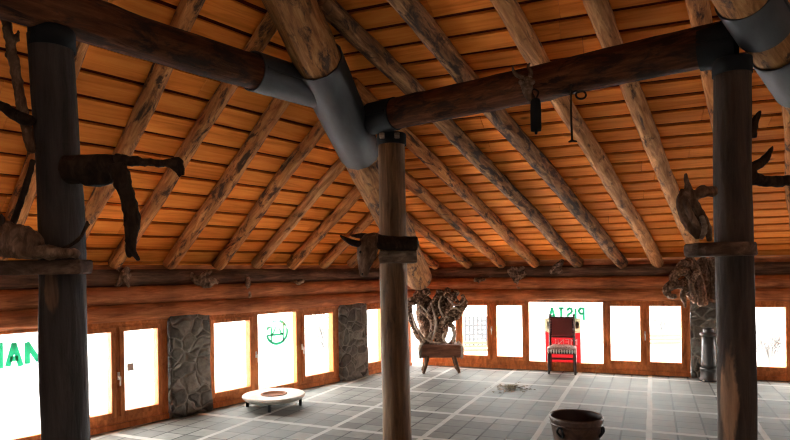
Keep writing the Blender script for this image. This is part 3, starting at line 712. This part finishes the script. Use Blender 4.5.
# roots clustered over the stone pier behind the right post
rc = gnarled('root_cluster', [
    [(692, 279, 3), (686, 272, 4.5), (679, 272, 5), (673.5, 277, 4.6), (675, 283, 3.6), (681, 282, 2.6), (684, 279, 1.6)],
    [(686, 286, 3), (678, 285, 4), (670, 286, 5), (666.5, 291, 4), (670, 296, 3), (676, 296, 2.4)],
    [(688, 257, 3.5), (692, 264, 5), (696, 273, 5), (699, 282, 5), (701, 292, 5), (703, 305, 5)],
    [(701, 255, 4.6, .1), (703, 268, 5, .1), (706, 282, 5, .1), (708, 300, 6, .1)],
    [(689, 288, 2.6, -.06), (684, 291, 3.2, -.06), (683, 297, 2.8, -.06), (684.5, 303, 2, -.06), (685.5, 308, .8, -.06)],
    [(698, 271, 3, -.1), (692, 280, 3.2, -.1), (691, 288, 3, -.1), (695, 297, 2.6, -.1)],
    [(694, 268, 4), (686, 263, 4.2), (680, 265, 3), (677, 269, 1.6)],
    [(712, 258, 5), (716, 272, 5), (716, 290, 5), (714, 302, 4)],
    [(697, 284, 4, .1), (690, 278, 4, .1), (684, 284, 3, .1), (690, 294, 4, .1), (697, 300, 5, .1)]], 10.32, 'rolled', .011, .02, base=at(703, 304, 10.32), knob=.2, fine=True)
tag(rc, 'cluster of fat rolled roots fixed above the stone pier behind the right-hand post', 'root cluster')

# ------------------------------------------------------------------ dark metal cylinder
M['iron'] = mat('dark_iron', (.055,.052,.052), .42, .55)
a = N(M['iron']); f = a.noise(a.map(), 9, 5); a.color(a.ramp(f, [(.3,(.045,.042,.042)),(.7,(.1,.096,.094))])); a.bump(f, .1, .01)
cb = onz(709, 381); cyl = empty('metal_cylinder', cb)
tag(cyl, 'dark grey upright metal cylinder with flared collar and foot, against the stone pier', 'cylinder')
q = 1/56.6
bm = bmesh.new(); lathe(bm, [(0, .235), (.115, .235), (.118, .30), (.112, .6), (.106, .79), (0, .80)], 32); child('drum', bm, M['iron'], cyl)
bm = bmesh.new(); lathe(bm, [(0, .005), (.155, .005), (.158, .03), (.15, .05), (.138, .07), (.135, .17), (.14, .2), (.148, .215), (.145, .235), (0, .236)], 32); child('foot', bm, M['iron'], cyl)
bm = bmesh.new(); lathe(bm, [(0, .79), (.112, .79), (.14, .815), (.143, .84), (.13, .855), (.085, .865), (.082, .90), (.088, .915), (.086, .935), (.05, .95), (0, .952)], 32); child('collar', bm, M['iron'], cyl)
for s in (-1, 1):
    bm = bmesh.new(); lathe(bm, [(0, 0), (.014, 0), (.016, .01), (.012, .03), (0, .032)], 10, Matrix.Translation((s*.135, -.065, .02)) @ Matrix.Rotation(math.radians(90), 4, 'X')); child('bolt', bm, M['handle'], cyl)

# ------------------------------------------------------------------ high-backed chair
M['chair_wood'] = mat('dark_chair_wood', (.035,.014,.009), .4)
M['leather'] = mat('oxblood_leather', (.15,.022,.018), .45)
M['cushion'] = mat('worn_cushion', (.42,.36,.35), .8)
a = N(M['cushion']); f = a.noise(a.map(), 40, 3); a.color(a.ramp(f, [(.35,(.22,.15,.14)),(.65,(.62,.56,.54))]))
f0, f1 = onz(549.5, 373.5), onz(575, 375.5)
cr = V((.955, -.297, 0)); cw = (f1-f0).length; cf = V((cr.y, -cr.x, 0))                  # cf points to the viewer
cm = Matrix(((cr.x, -cf.x, 0, (f0.x+f1.x)/2), (cr.y, -cf.y, 0, (f0.y+f1.y)/2), (0, 0, 1, 0), (0, 0, 0, 1)))
ch = empty('dining_chair', None, cm)
tag(ch, 'dark wooden chair with tall oxblood back, standing in front of the red poster', 'chair')
h = cw/2; D = .37
for s in (-1, 1):
    bm = bmesh.new(); lathe(bm, [(0, 0), (.022, 0), (.026, .05), (.02, .1), (.026, .18), (.022, .22), (.028, .3), (.024, .42), (.03, .47), (0, .48)], 12, Matrix.Translation((s*h, 0, 0))); child('leg', bm, M['chair_wood'], ch)
    bm = bmesh.new(); sweep(bm, [V((s*h*.93, D, 0)), V((s*h*.93, D-.02, .45)), V((s*h*.93, D+.0, .75)), V((s*h*.93, D+.02, 1.10))], [.021,.024,.024,.019], 8)
    bmesh.ops.create_uvsphere(bm, u_segments=10, v_segments=8, radius=.026, matrix=Matrix.Translation((s*h*.93, D+.02, 1.115))); child('rear_leg', bm, M['chair_wood'], ch)
    bm = bmesh.new(); box(bm, s*h-.014, s*h+.014, 0, D, .2, .235); child('stretcher', bm, M['chair_wood'], ch, False)
bm = bmesh.new(); box(bm, -h, h, -.018, .014, .39, .48); box(bm, -h, h, D-.03, D, .41, .48)
for s in (-1, 1): box(bm, s*h-.016, s*h+.016, 0, D, .4, .48)
child('apron', bm, M['chair_wood'], ch, False)
bm = bmesh.new(); box(bm, -h, h, D-.012, D+.016, .23, .27); child('stretcher', bm, M['chair_wood'], ch, False)
bm = bmesh.new(); bmesh.ops.create_grid(bm, x_segments=12, y_segments=10, size=1)
top = []
for v in bm.verts:
    x, y = v.co.x, v.co.y; e = (1-abs(x)**4)*(1-abs(y)**4)
    v.co = V((x*(h+.03), D/2+y*(D/2+.03), .495+.055*e))
ret = bmesh.ops.extrude_face_region(bm, geom=bm.faces[:])
for v in ret['geom']:
    if isinstance(v, bmesh.types.BMVert): v.co.z = .475
cu = child('seat', bm, M['cushion'], ch)
bm = bmesh.new()
for i in range(11):
    x = -h+cw*i/10; sweep(bm, [V((x, -.026, .48)), V((x, -.03, .45)), V((x, -.027, .405))], [.012,.02,.006], 7)
child('fringe', bm, M['white'], cu)
bm = bmesh.new(); box(bm, -h*.9, h*.9, D-.03, D+.022, .71, 1.06); bk = child('backrest', bm, M['leather'], ch, False); bevel(bk, .02, 3)
for s in (-1, 1):
    bm = bmesh.new()
    sweep(bm, [V((s*h*.84, D-.031, .72+.0125*i)) for i in range(27)], [.011 if i % 4 < 2 else .005 for i in range(27)], 8)
    child('nail_trim', bm, M['steel_dark'], bk)
for z0, z1 in ((1.06, 1.085), (.67, .705)):
    bm = bmesh.new(); box(bm, -h*.9, h*.9, D-.02, D+.02, z0, z1); child('back_rail', bm, M['chair_wood'], ch, False)

# ------------------------------------------------------------------ poster and lettering on the panes
def font(txt, mw, size, m, parent, name='lettering', sx=1.0, bold=.0, width=None):
    c = bpy.data.curves.new(name, 'FONT'); c.body = txt; c.size = size; c.align_x = 'CENTER'; c.align_y = 'CENTER'; c.extrude = 0; c.offset = bold
    o = bpy.data.objects.new(name, c); COL.objects.link(o); bpy.context.view_layer.update()
    me = bpy.data.meshes.new_from_object(o.evaluated_get(bpy.context.evaluated_depsgraph_get())); bpy.data.objects.remove(o)
    xs = [v.co.x for v in me.vertices]
    if width: sx = width/(max(xs)-min(xs))
    for v in me.vertices: v.co.x *= sx
    me.materials.clear(); me.materials.append(M[m])
    o = bpy.data.objects.new(name, me); COL.objects.link(o); o.matrix_world = mw; under(o, parent); return o
def outward(P, n):
    """text on a pane that reads from outdoors: right-hand side as seen from outside"""
    r = V((n.y, -n.x, 0))                # as seen by someone outside looking along n
    r = Z.cross(-n)                       # x axis of text whose face looks along -n
    return Matrix(((r.x, 0, -n.x, P.x), (r.y, 0, -n.y, P.y), (0, 1, 0, P.z), (0, 0, 0, 1)))
GP = C0 - NB*.052; GL_ = C0 - NL*.052
GLYPH = {'M': [[(0,0),(0,1),(.45,.15),(.9,1),(.9,0)]], 'A': [[(0,0),(.4,1),(.8,0)], [(.15,.32),(.65,.32)]], 'I': [[(0,0),(0,1)]], 'T': [[(0,1),(.75,1)], [(.375,1),(.375,0)]],
 'P': [[(0,0),(0,1),(.35,1),(.52,.93),(.6,.77),(.52,.6),(.35,.52),(0,.52)]], 'S': [[(.6,.82),(.52,.95),(.32,1),(.1,.94),(.03,.77),(.12,.6),(.32,.52),(.52,.44),(.62,.26),(.52,.07),(.3,0),(.1,.05),(0,.2)]]}
def ribbon(bm, pts, w):
    """a flat stroke with square ends, one piece per leg so that corners stay crisp"""
    n = len(pts); zk = .0005*len(bm.faces)*.02
    for i in range(n-1):
        t = (pts[i+1]-pts[i]).normalized(); nn = V((-t.y, t.x, 0))*w; e = t*w*.55
        a0 = pts[i] - (e if i or n > 2 else t*0); a1 = pts[i+1] + (e if i < n-2 else t*0)
        bm.faces.new([bm.verts.new(p + V((0, 0, zk))) for p in (a0+nn, a1+nn, a1-nn, a0-nn)])
def sign(name, txt, P, n, height, width, stroke, parent, gap=.3):
    """painted capitals on a pane that read from outdoors; P is the middle"""
    x = 0; strokes = []
    for c in txt:
        for st in GLYPH[c]: strokes.append([(x+p[0], p[1]) for p in st])
        x += max(p[0] for st in GLYPH[c] for p in st) + gap
    x -= gap; bm = bmesh.new()
    for st in strokes: ribbon(bm, [V(((p[0]-x/2)*width/x, (p[1]-.5)*height, 0)) for p in st], stroke)
    o = obj(name, bm, M['green'], None, outward(P, n), smooth=False); under(o, parent); return o
P = onpl(566.2, 313.9, GP, NB); wl = (onpl(583.5, 314, GP, NB)-onpl(549, 314, GP, NB)).length
sign('lettering', 'PISTA', P, NB, .225, wl, .025, w_pista, .45)
def letter(c, x0, x1, yt, yb):
    P = onpl((x0+x1)/2, (yt+yb)/2, GL_, NL); w_ = (onpl(x0, yt, GL_, NL)-onpl(x1, yt, GL_, NL)); w_.z = 0
    hh = onpl((x0+x1)/2, yt, GL_, NL).z-onpl((x0+x1)/2, yb, GL_, NL).z
    sign('lettering', c, P, NL, hh, w_.length, .03, w_text)
letter('M', 27.5, 48.5, 342.6, 362.8); letter('A', 7.6, 20.6, 344.2, 365.6)
P = onpl(.2, 355.8, GL_, NL); bm = bmesh.new(); ribbon(bm, [V((0, -.15, 0)), V((0, .15, 0))], .03); o = obj('lettering', bm, M['green'], None, outward(P, NL), smooth=False); under(o, w_text)
# poster
M['poster_red'] = vinyl('poster_red', (.13,.003,.004)); M['poster_cream'] = vinyl('poster_cream', (.13,.10,.06))
PP = C0 - NB*.030
c00, c11 = onpl(545.5, 367, PP, NB), onpl(580.5, 318.5, PP, NB)
pw = ((c11-c00)-Z*(c11.z-c00.z)).length; ph = c11.z-c00.z
pr = outward(c00, NB); pr = Matrix(((DB.x, 0, NB.x, c00.x), (DB.y, 0, NB.y, c00.y), (0, 1, 0, c00.z), (0, 0, 0, 1)))
bm = bmesh.new(); bm.faces.new([bm.verts.new(p) for p in ((0,0,0),(pw,0,0),(pw,ph*.72,0),(pw*.8,ph*.70,0),(pw*.22,ph*.66,0),(0,ph*.74,0))])
po = obj('poster', bm, M['poster_red'], None, pr, smooth=False); tag(po, 'red poster with cream top and mirrored white lettering, stuck on the big back pane', 'poster')
bm = bmesh.new()
vs = [bm.verts.new(p) for p in ((0, ph*.74, 0), (pw*.22, ph*.66, 0), (pw*.8, ph*.70, 0), (pw, ph*.72, 0), (pw, ph, 0), (0, ph, 0))]; bm.faces.new(vs)
child('cream_band', bm, M['poster_cream'], po, False)
Pn = onpl(563.8, 342.3, PP + NB*.008, NB)
t = font('MENU', outward(Pn, NB), .17, 'white', po, sx=1.15)
for x in (549, 577):
    Pn = onpl(x, 325, PP + NB*.008, NB); bm = bmesh.new(); box(bm, -.035, .035, -.07, .07, -.001, .001)
    o = obj('print_patch', bm, M['plank'], None, outward(Pn, NB), smooth=False); under(o, po)
# round logo
Lc = onpl(277, 332.3, GL_, NL); lm = outward(Lc, NL); ly = abs((onpl(277, 320, GL_, NL)-onpl(277, 344.5, GL_, NL)).z)/2; lx = (onpl(266, 332, GL_, NL)-onpl(288, 331, GL_, NL)).length/2
def lp(x, y):
    P = onpl(x, y, GL_, NL) - Lc; r = lm.to_3x3().inverted() @ P; return V((r.x, r.y, 0))
bm = bmesh.new()
ribbon(bm, [lp(277+10.2*math.cos(a)*1.0, 332.3+11.4*math.sin(a)-.9*math.cos(a)) for a in [math.radians(198 + i*11) for i in range(0, 31)]], .024)
for a_, b_ in (((267, 335.6), (283.6, 333.9)), ((271.3, 324.4), (271.8, 342.6)), ((283.2, 323.2), (283.4, 342)), ((277.2, 323.6), (272.6, 335)), ((277.2, 323.6), (281.7, 334.2)), ((271.3, 326), (268.6, 328.4))):
    ribbon(bm, [lp(*a_), lp(*b_)], .019)
o = obj('logo', bm, M['green'], None, lm); under(o, w_logo)
# small dark stickers on the panes
for n, win, lst in ((NL, w_text, [(93.5, 373), (100, 377.5), (135.5, 338), (143, 340)]), (NL, w_logo, [(224.5, 365), (233, 374), (264.5, 320.5), (268.5, 376), (268, 381), (282.5, 363.5), (265, 340.5)])):
    for x, y in lst:
        p = onpl(x, y, C0 - n*.035, n); bm = bmesh.new()
        s = .016; vs = [bm.verts.new((s*r*math.cos(k*math.pi/4), s*r*math.sin(k*math.pi/4), 0)) for k, r in enumerate((1.3, .5, .9, .4, 1.5, .5, 1, .5))]; bm.faces.new(vs)
        o = obj('sticker', bm, M['steel_dark'], None, outward(p, n), smooth=False); under(o, win)
p = onpl(130.5, 367, C0 - NL*.035, NL); bm = bmesh.new(); box(bm, -.045, .045, -.05, .05, 0, .002)
M['paper'] = mat('grey_note', (.45,.44,.42), .8); o = obj('paper_note', bm, M['paper'], None, outward(p, NL), smooth=False); under(o, w_text)

# ------------------------------------------------------------------ low round table with a copper centre
M['table_stone'] = mat('pale_table_top', (.62,.59,.53), .45)
a = N(M['table_stone']); f = a.noise(a.map(), 5, 6, .7); a.color(a.ramp(f, [(.3,(.45,.42,.37)),(.65,(.72,.69,.63))]))
M['copper'] = mat('copper_brown', (.12,.045,.02), .9, 0, .05)
tc = onz(274, 407); tc = V((at(274, 400, 8.86).x, 8.86, 0)); tb = empty('fire_table', tc)
tag(tb, 'low round pale table with a brown round centre, by the round-logo window', 'table')
rr_ = 31*8.86/F; zt = at(274, 393.8, 8.86).z
bm = bmesh.new(); lathe(bm, [(.19, zt), (rr_-.012, zt), (rr_, zt-.012), (rr_, zt-.03), (rr_-.05, zt-.075), (rr_*.6, zt-.1), (0, zt-.1), (0, zt-.04), (.18, zt-.04), (.19, zt)], 56); o = child('table_top', bm, M['table_stone'], tb); md = o.modifiers.new('e', 'EDGE_SPLIT'); md.split_angle = math.radians(35)
bm = bmesh.new(); lathe(bm, [(0, zt-.012), (.15, zt-.01), (.165, zt+.006), (.2, zt+.008), (.2, zt-.005), (.0, zt-.03)], 40); child('fire_pan', bm, M['copper'], tb)
for k in range(4):
    a_ = math.radians(-88+90*k); x, y = .4*math.cos(a_), .4*math.sin(a_)
    bm = bmesh.new(); box(bm, x-.02, x+.02, y-.02, y+.02, 0, zt-.06); child('leg', bm, M['steel_dark'], tb, False)

# ------------------------------------------------------------------ brown tub in front
M['tub'] = wood('tub_wood', (.03,.014,.009), (.075,.036,.022), (.15,.08,.05), grain=(5,5,5), rough=.4, bump=.25, spec=.4)
M['tub_in'] = mat('tub_inside', (.03,.011,.008), .45)
Yt = 6.15; tz = at(576, 415, Yt); tr = 26*Yt/F
tub = empty('round_tub', V((tz.x, Yt, 0))); tag(tub, 'dark brown round tub with small ring handles, alone on the tiles', 'tub')
H = tz.z
bm = bmesh.new(); lathe(bm, [(0, .0), (tr*.68, 0), (tr*.72, .03), (tr*.86, H*.5), (tr*.95, H*.82), (tr*1.0, H*.93), (tr*1.01, H*.985), (tr*.985, H), (tr*.945, H*.985), (tr*.93, H*.93)], 48); child('tub_body', bm, M['tub'], tub)
bm = bmesh.new(); lathe(bm, [(tr*.935, H*.97), (tr*.88, H*.75), (tr*.78, H*.45), (tr*.6, H*.12), (0, H*.1)], 48); child('inside', bm, M['tub_in'], tub)
bm = bmesh.new(); lathe(bm, [(tr*.955, H*.80), (tr*.985, H*.81), (tr*.985, H*.845), (tr*.96, H*.85)], 48); child('hoop', bm, M['tub'], tub)
for a_ in (218, -38):
    w_ = math.radians(a_); c = V((tr*.97*math.cos(w_), tr*.97*math.sin(w_), H*.78)); t_ = V((-math.sin(w_), math.cos(w_), 0)); o_ = V((math.cos(w_), math.sin(w_), 0))
    bm = bmesh.new(); pts = [c + o_*.012 + t_*.034*math.cos(k*math.pi/6) + Z*(.05*math.sin(k*math.pi/6)-.035) - o_*.03*max(0, -math.sin(k*math.pi/6)) for k in range(13)]
    sweep(bm, pts, [.012]*13, 8, cap=False); child('ring_handle', bm, M['steel_dark'], tub)

# ------------------------------------------------------------------ straw and a leaf on the floor
M['straw'] = mat('dry_straw', (.2,.15,.085), .8)
sc_ = onz(511, 388.5); bm = bmesh.new(); rq = random.Random(5)
for k in range(150):
    a_ = rq.uniform(0, 6.28); r_ = abs(rq.gauss(0, .17)); p = V((r_*1.1*math.cos(a_), r_*math.sin(a_)*1.2, .008+rq.uniform(0, .05)*math.exp(-(r_/.12)**2)))
    b_ = rq.uniform(0, 6.28); d_ = V((math.cos(b_), math.sin(b_), rq.uniform(-.05, .2)))*rq.uniform(.03, .09); q_ = p + d_; q_.z = max(.004, q_.z)
    sweep(bm, [p, (p+q_)/2+V((0, 0, .006)), q_], [.004, .005, .003], 5)
o = obj('straw', bm, M['straw'], None, Matrix.Translation(sc_)); tag(o, 'small scatter of dry straw and dirt on the tiles', 'straw', None, 'stuff')
M['leaf'] = mat('dry_leaf', (.5,.33,.13), .7)
lp_ = onz(596, 373.5); bm = bmesh.new()
sweep(bm, [V((-.02, 0, .004)), V((0, 0, .05)), V((.015, .0, .1)), V((.055, 0, .135)), V((.07, 0, .12))], [.008, .014, .016, .012, .003], 7, flat=.25)
o = obj('dry_leaf', bm, M['leaf'], None, Matrix.Translation(lp_)); tag(o, 'small curled dry leaf standing on the tiles right of the chair', 'leaf')

# ------------------------------------------------------------------ things hung on the right beam
Yb = 5.36
sk = empty('animal_skull', at(527, 97, Yb)); tag(sk, 'small horned animal skull fixed on the dark beam, above the black bell', 'skull')
M['bone'] = wood('old_bone', (.06,.035,.02), (.13,.08,.05), (.26,.19,.14), grain=(6,6,6), bump=.4)
gnarled('cranium', [[(527, 78, 4.5), (527, 84, 6.5), (527.5, 91, 5), (529, 98, 3.2), (530, 101, 2.2)]], Yb, 'bone', .008, .006, parent=sk, knob=.1, fine=True)
for s in ((521.5, 82), (532, 82)): ball('ear_knob', at(*s, Yb-.05), .028, 'bone', sk)
gnarled('horn', [[(524, 78, 2.6), (518, 76, 2.2), (514, 72, 1.8), (512.5, 66, .8)]], Yb, 'bone', .006, 0, parent=sk)
gnarled('horn', [[(530, 77, 2.6), (531, 72, 2.2), (528, 67, 1.6), (530, 63, .8)]], Yb+.05, 'bone', .006, 0, parent=sk)
b0 = at(536, 131, Yb); bell = empty('hanging_bell', b0); tag(bell, 'long black bell hanging from a strap on the dark beam', 'bell')
k = px(Yb)
bm = bmesh.new(); lathe(bm, [(.0, .02), (.043, .02), (.047, 0), (.05, .03), (.05, .2), (.046, .27), (.035, .295), (0, .3)], 24, sx=1, sy=.75); child('bell_body', bm, M['steel_dark'], bell)
bm = bmesh.new(); lathe(bm, [(0, -.03), (.012, -.03), (.014, -.01), (.008, .04), (0, .04)], 10); child('clapper', bm, M['steel_dark'], bell)
bm = bmesh.new(); sweep(bm, [V((0, 0, .28)), V((-.02, 0, .33)), V((-.03, .02, .37)), V((0, .05, .4)), V((.03, .02, .37)), V((.02, 0, .33)), V((0, 0, .29))], [.009]*7, 8); child('strap', bm, M['drift_dark'], bell)
hk = empty('iron_hook', at(571, 95, 5.2)); tag(hk, 'thin iron rod with a ring hanging beside the bell on the dark beam', 'hook')
gnarled('rod', [[(571, 84, 1.1), (571, 105, 1.1), (571.5, 125, 1.1), (572, 141, 1.2)], [(568.5, 142, 1), (572, 141, 1.2), (577, 141.5, .9)]], 5.2, 'drift_dark', .006, 0, parent=hk, knob=0)
bm = bmesh.new(); c = at(581, 95, 5.2)-at(571, 95, 5.2); sweep(bm, [c+V((.045*math.cos(i*.5236), 0, .035*math.sin(i*.5236))) for i in range(13)], [.009]*13, 8); child('ring', bm, M['drift_dark'], hk)
bm = bmesh.new(); sweep(bm, [V((0, 0, .02)), V((.05, .0, .035)), c+V((-.03, 0, .02))], [.009]*3, 8); child('arm', bm, M['drift_dark'], hk)

# ------------------------------------------------------------------ outdoors, nearly lost in the glare
M['snow'] = mat('packed_snow', (.7,.71,.72), .9)
bm = bmesh.new(); vs = [bm.verts.new(p) for p in ((-60, -6, -.14), (70, -6, -.14), (70, 90, -.14), (-60, 90, -.14))]; bm.faces.new(vs)
o = obj('ground_outside', bm, M['snow'], None, Matrix.Identity(4), smooth=False); tag(o, kind='structure')
M['twig'] = mat('bare_twigs', (.10,.098,.095), .9); M['lath'] = mat('grey_laths', (.022,.023,.025), .8); M['tan'] = mat('glare_tan', (.06,.05,.028), .8)
def bare_shrub(x, y, h, seed, label):
    p = onz(x, y, -.14); bm = bmesh.new(); rq = random.Random(seed)
    for k in range(26):
        a_ = rq.uniform(0, 6.28); l = h*rq.uniform(.5, 1); t_ = V((math.cos(a_)*l*.45, math.sin(a_)*l*.45, l))
        sweep(bm, [V((0, 0, 0)), t_*.5+V((rq.uniform(-.1, .1), 0, .05)), t_], [.03, .02, .008], 5)
        for j in range(3):
            q_ = t_*rq.uniform(.4, .9); sweep(bm, [q_, q_+V((rq.uniform(-.3, .3), rq.uniform(-.3, .3), rq.uniform(.05, .35)))*h*.6], [.012, .005], 4)
    o = obj('bare_shrub', bm, M['twig'], None, Matrix.Translation(p)); tag(o, label, 'shrub', 'bare shrubs outdoors in the glare', 'thing')
bare_shrub(663, 337, 1.0, 1, 'pale bare shrub outdoors behind the second pane left of the stone pier')
bare_shrub(770, 364, .9, 2, 'pale bare shrub outdoors behind the pane right of the right-hand post')
bare_shrub(330, 360, 2.4, 3, 'pale bare shrub outdoors behind the right pane of the round-logo window')
bare_shrub(757, 352, .7, 5, 'low pale shrub outdoors just right of the right-hand post')
p = onz(476, 346, -.14); bm = bmesh.new()
for i in range(6): box(bm, -.3+.12*i-.028, -.3+.12*i+.028, -.01, .01, 0, .85)
for j in range(6): box(bm, -.32, .32, -.014, .014, .05+.13*j, .10+.13*j)
o = obj('lath_fence', bm, M['lath'], None, Matrix.Translation(p), smooth=False); tag(o, 'pale lattice panel outdoors behind the left pane next to the root', 'fence')
for x0, y0, l, lab in ((666, 346, 1.0, 'tan boards standing in for yellow glare behind the pane left of the stone pier'), (474, 353.5, .9, 'tan boards standing in for yellow glare below the lattice panel')):
    p = onz(x0, y0, -.14); bm = bmesh.new()  # low tan boards added outdoors in place of yellow glare
    for j in range(3): box(bm, -l/2, l/2, -.02, .02, .05+.1*j, .12+.1*j)
    for s in (-1, 1): box(bm, s*l/2-.04, s*l/2+.04, -.05, .05, 0, .4)
    o = obj('glare_boards', bm, M['tan'], None, Matrix.Translation(p), smooth=False); tag(o, lab, 'fence')

# ------------------------------------------------------------------ camera, world, lamps
cam = bpy.data.cameras.new('camera'); co = bpy.data.objects.new('camera', cam); COL.objects.link(co)
cam.sensor_width = 36; cam.lens = F/790*36; cam.shift_y = (PY-220)/790; cam.clip_start = .05
B_ = -FW
co.matrix_world = Matrix(((RT.x, UP.x, B_.x, 0), (RT.y, UP.y, B_.y, 0), (RT.z, UP.z, B_.z, EYE), (0, 0, 0, 1)))
SC.camera = co
w = bpy.data.worlds.new('overcast'); SC.world = w; w.use_nodes = True
w.node_tree.nodes['Background'].inputs[0].default_value = (1, .98, .95, 1); w.node_tree.nodes['Background'].inputs[1].default_value = 27
for (mw, x, wd, z0, z1) in PORTALS:
    L = bpy.data.lights.new('window_light', 'AREA'); L.shape = 'RECTANGLE'; L.size = wd; L.size_y = z1-z0; L.cycles.is_portal = True
    o = bpy.data.objects.new('window_light', L); COL.objects.link(o)
    yv = mw.to_3x3() @ V((0, 1, 0)); p = mw @ V((x, -.1, (z0+z1)/2))
    o.matrix_world = Matrix.Translation(p) @ yv.to_track_quat('-Z', 'Z').to_matrix().to_4x4()
SC.view_settings.view_transform = 'Standard'; SC.view_settings.look = 'None'
SC.view_settings.exposure = .36; SC.view_settings.gamma = 1
SC.cycles.max_bounces = 10; SC.cycles.diffuse_bounces = 6; SC.cycles.transparent_max_bounces = 12
SC.cycles.use_denoising = True; SC.cycles.sample_clamp_indirect = 20; SC.cycles.sample_clamp_direct = 3.5; SC.cycles.filter_width = 1.2
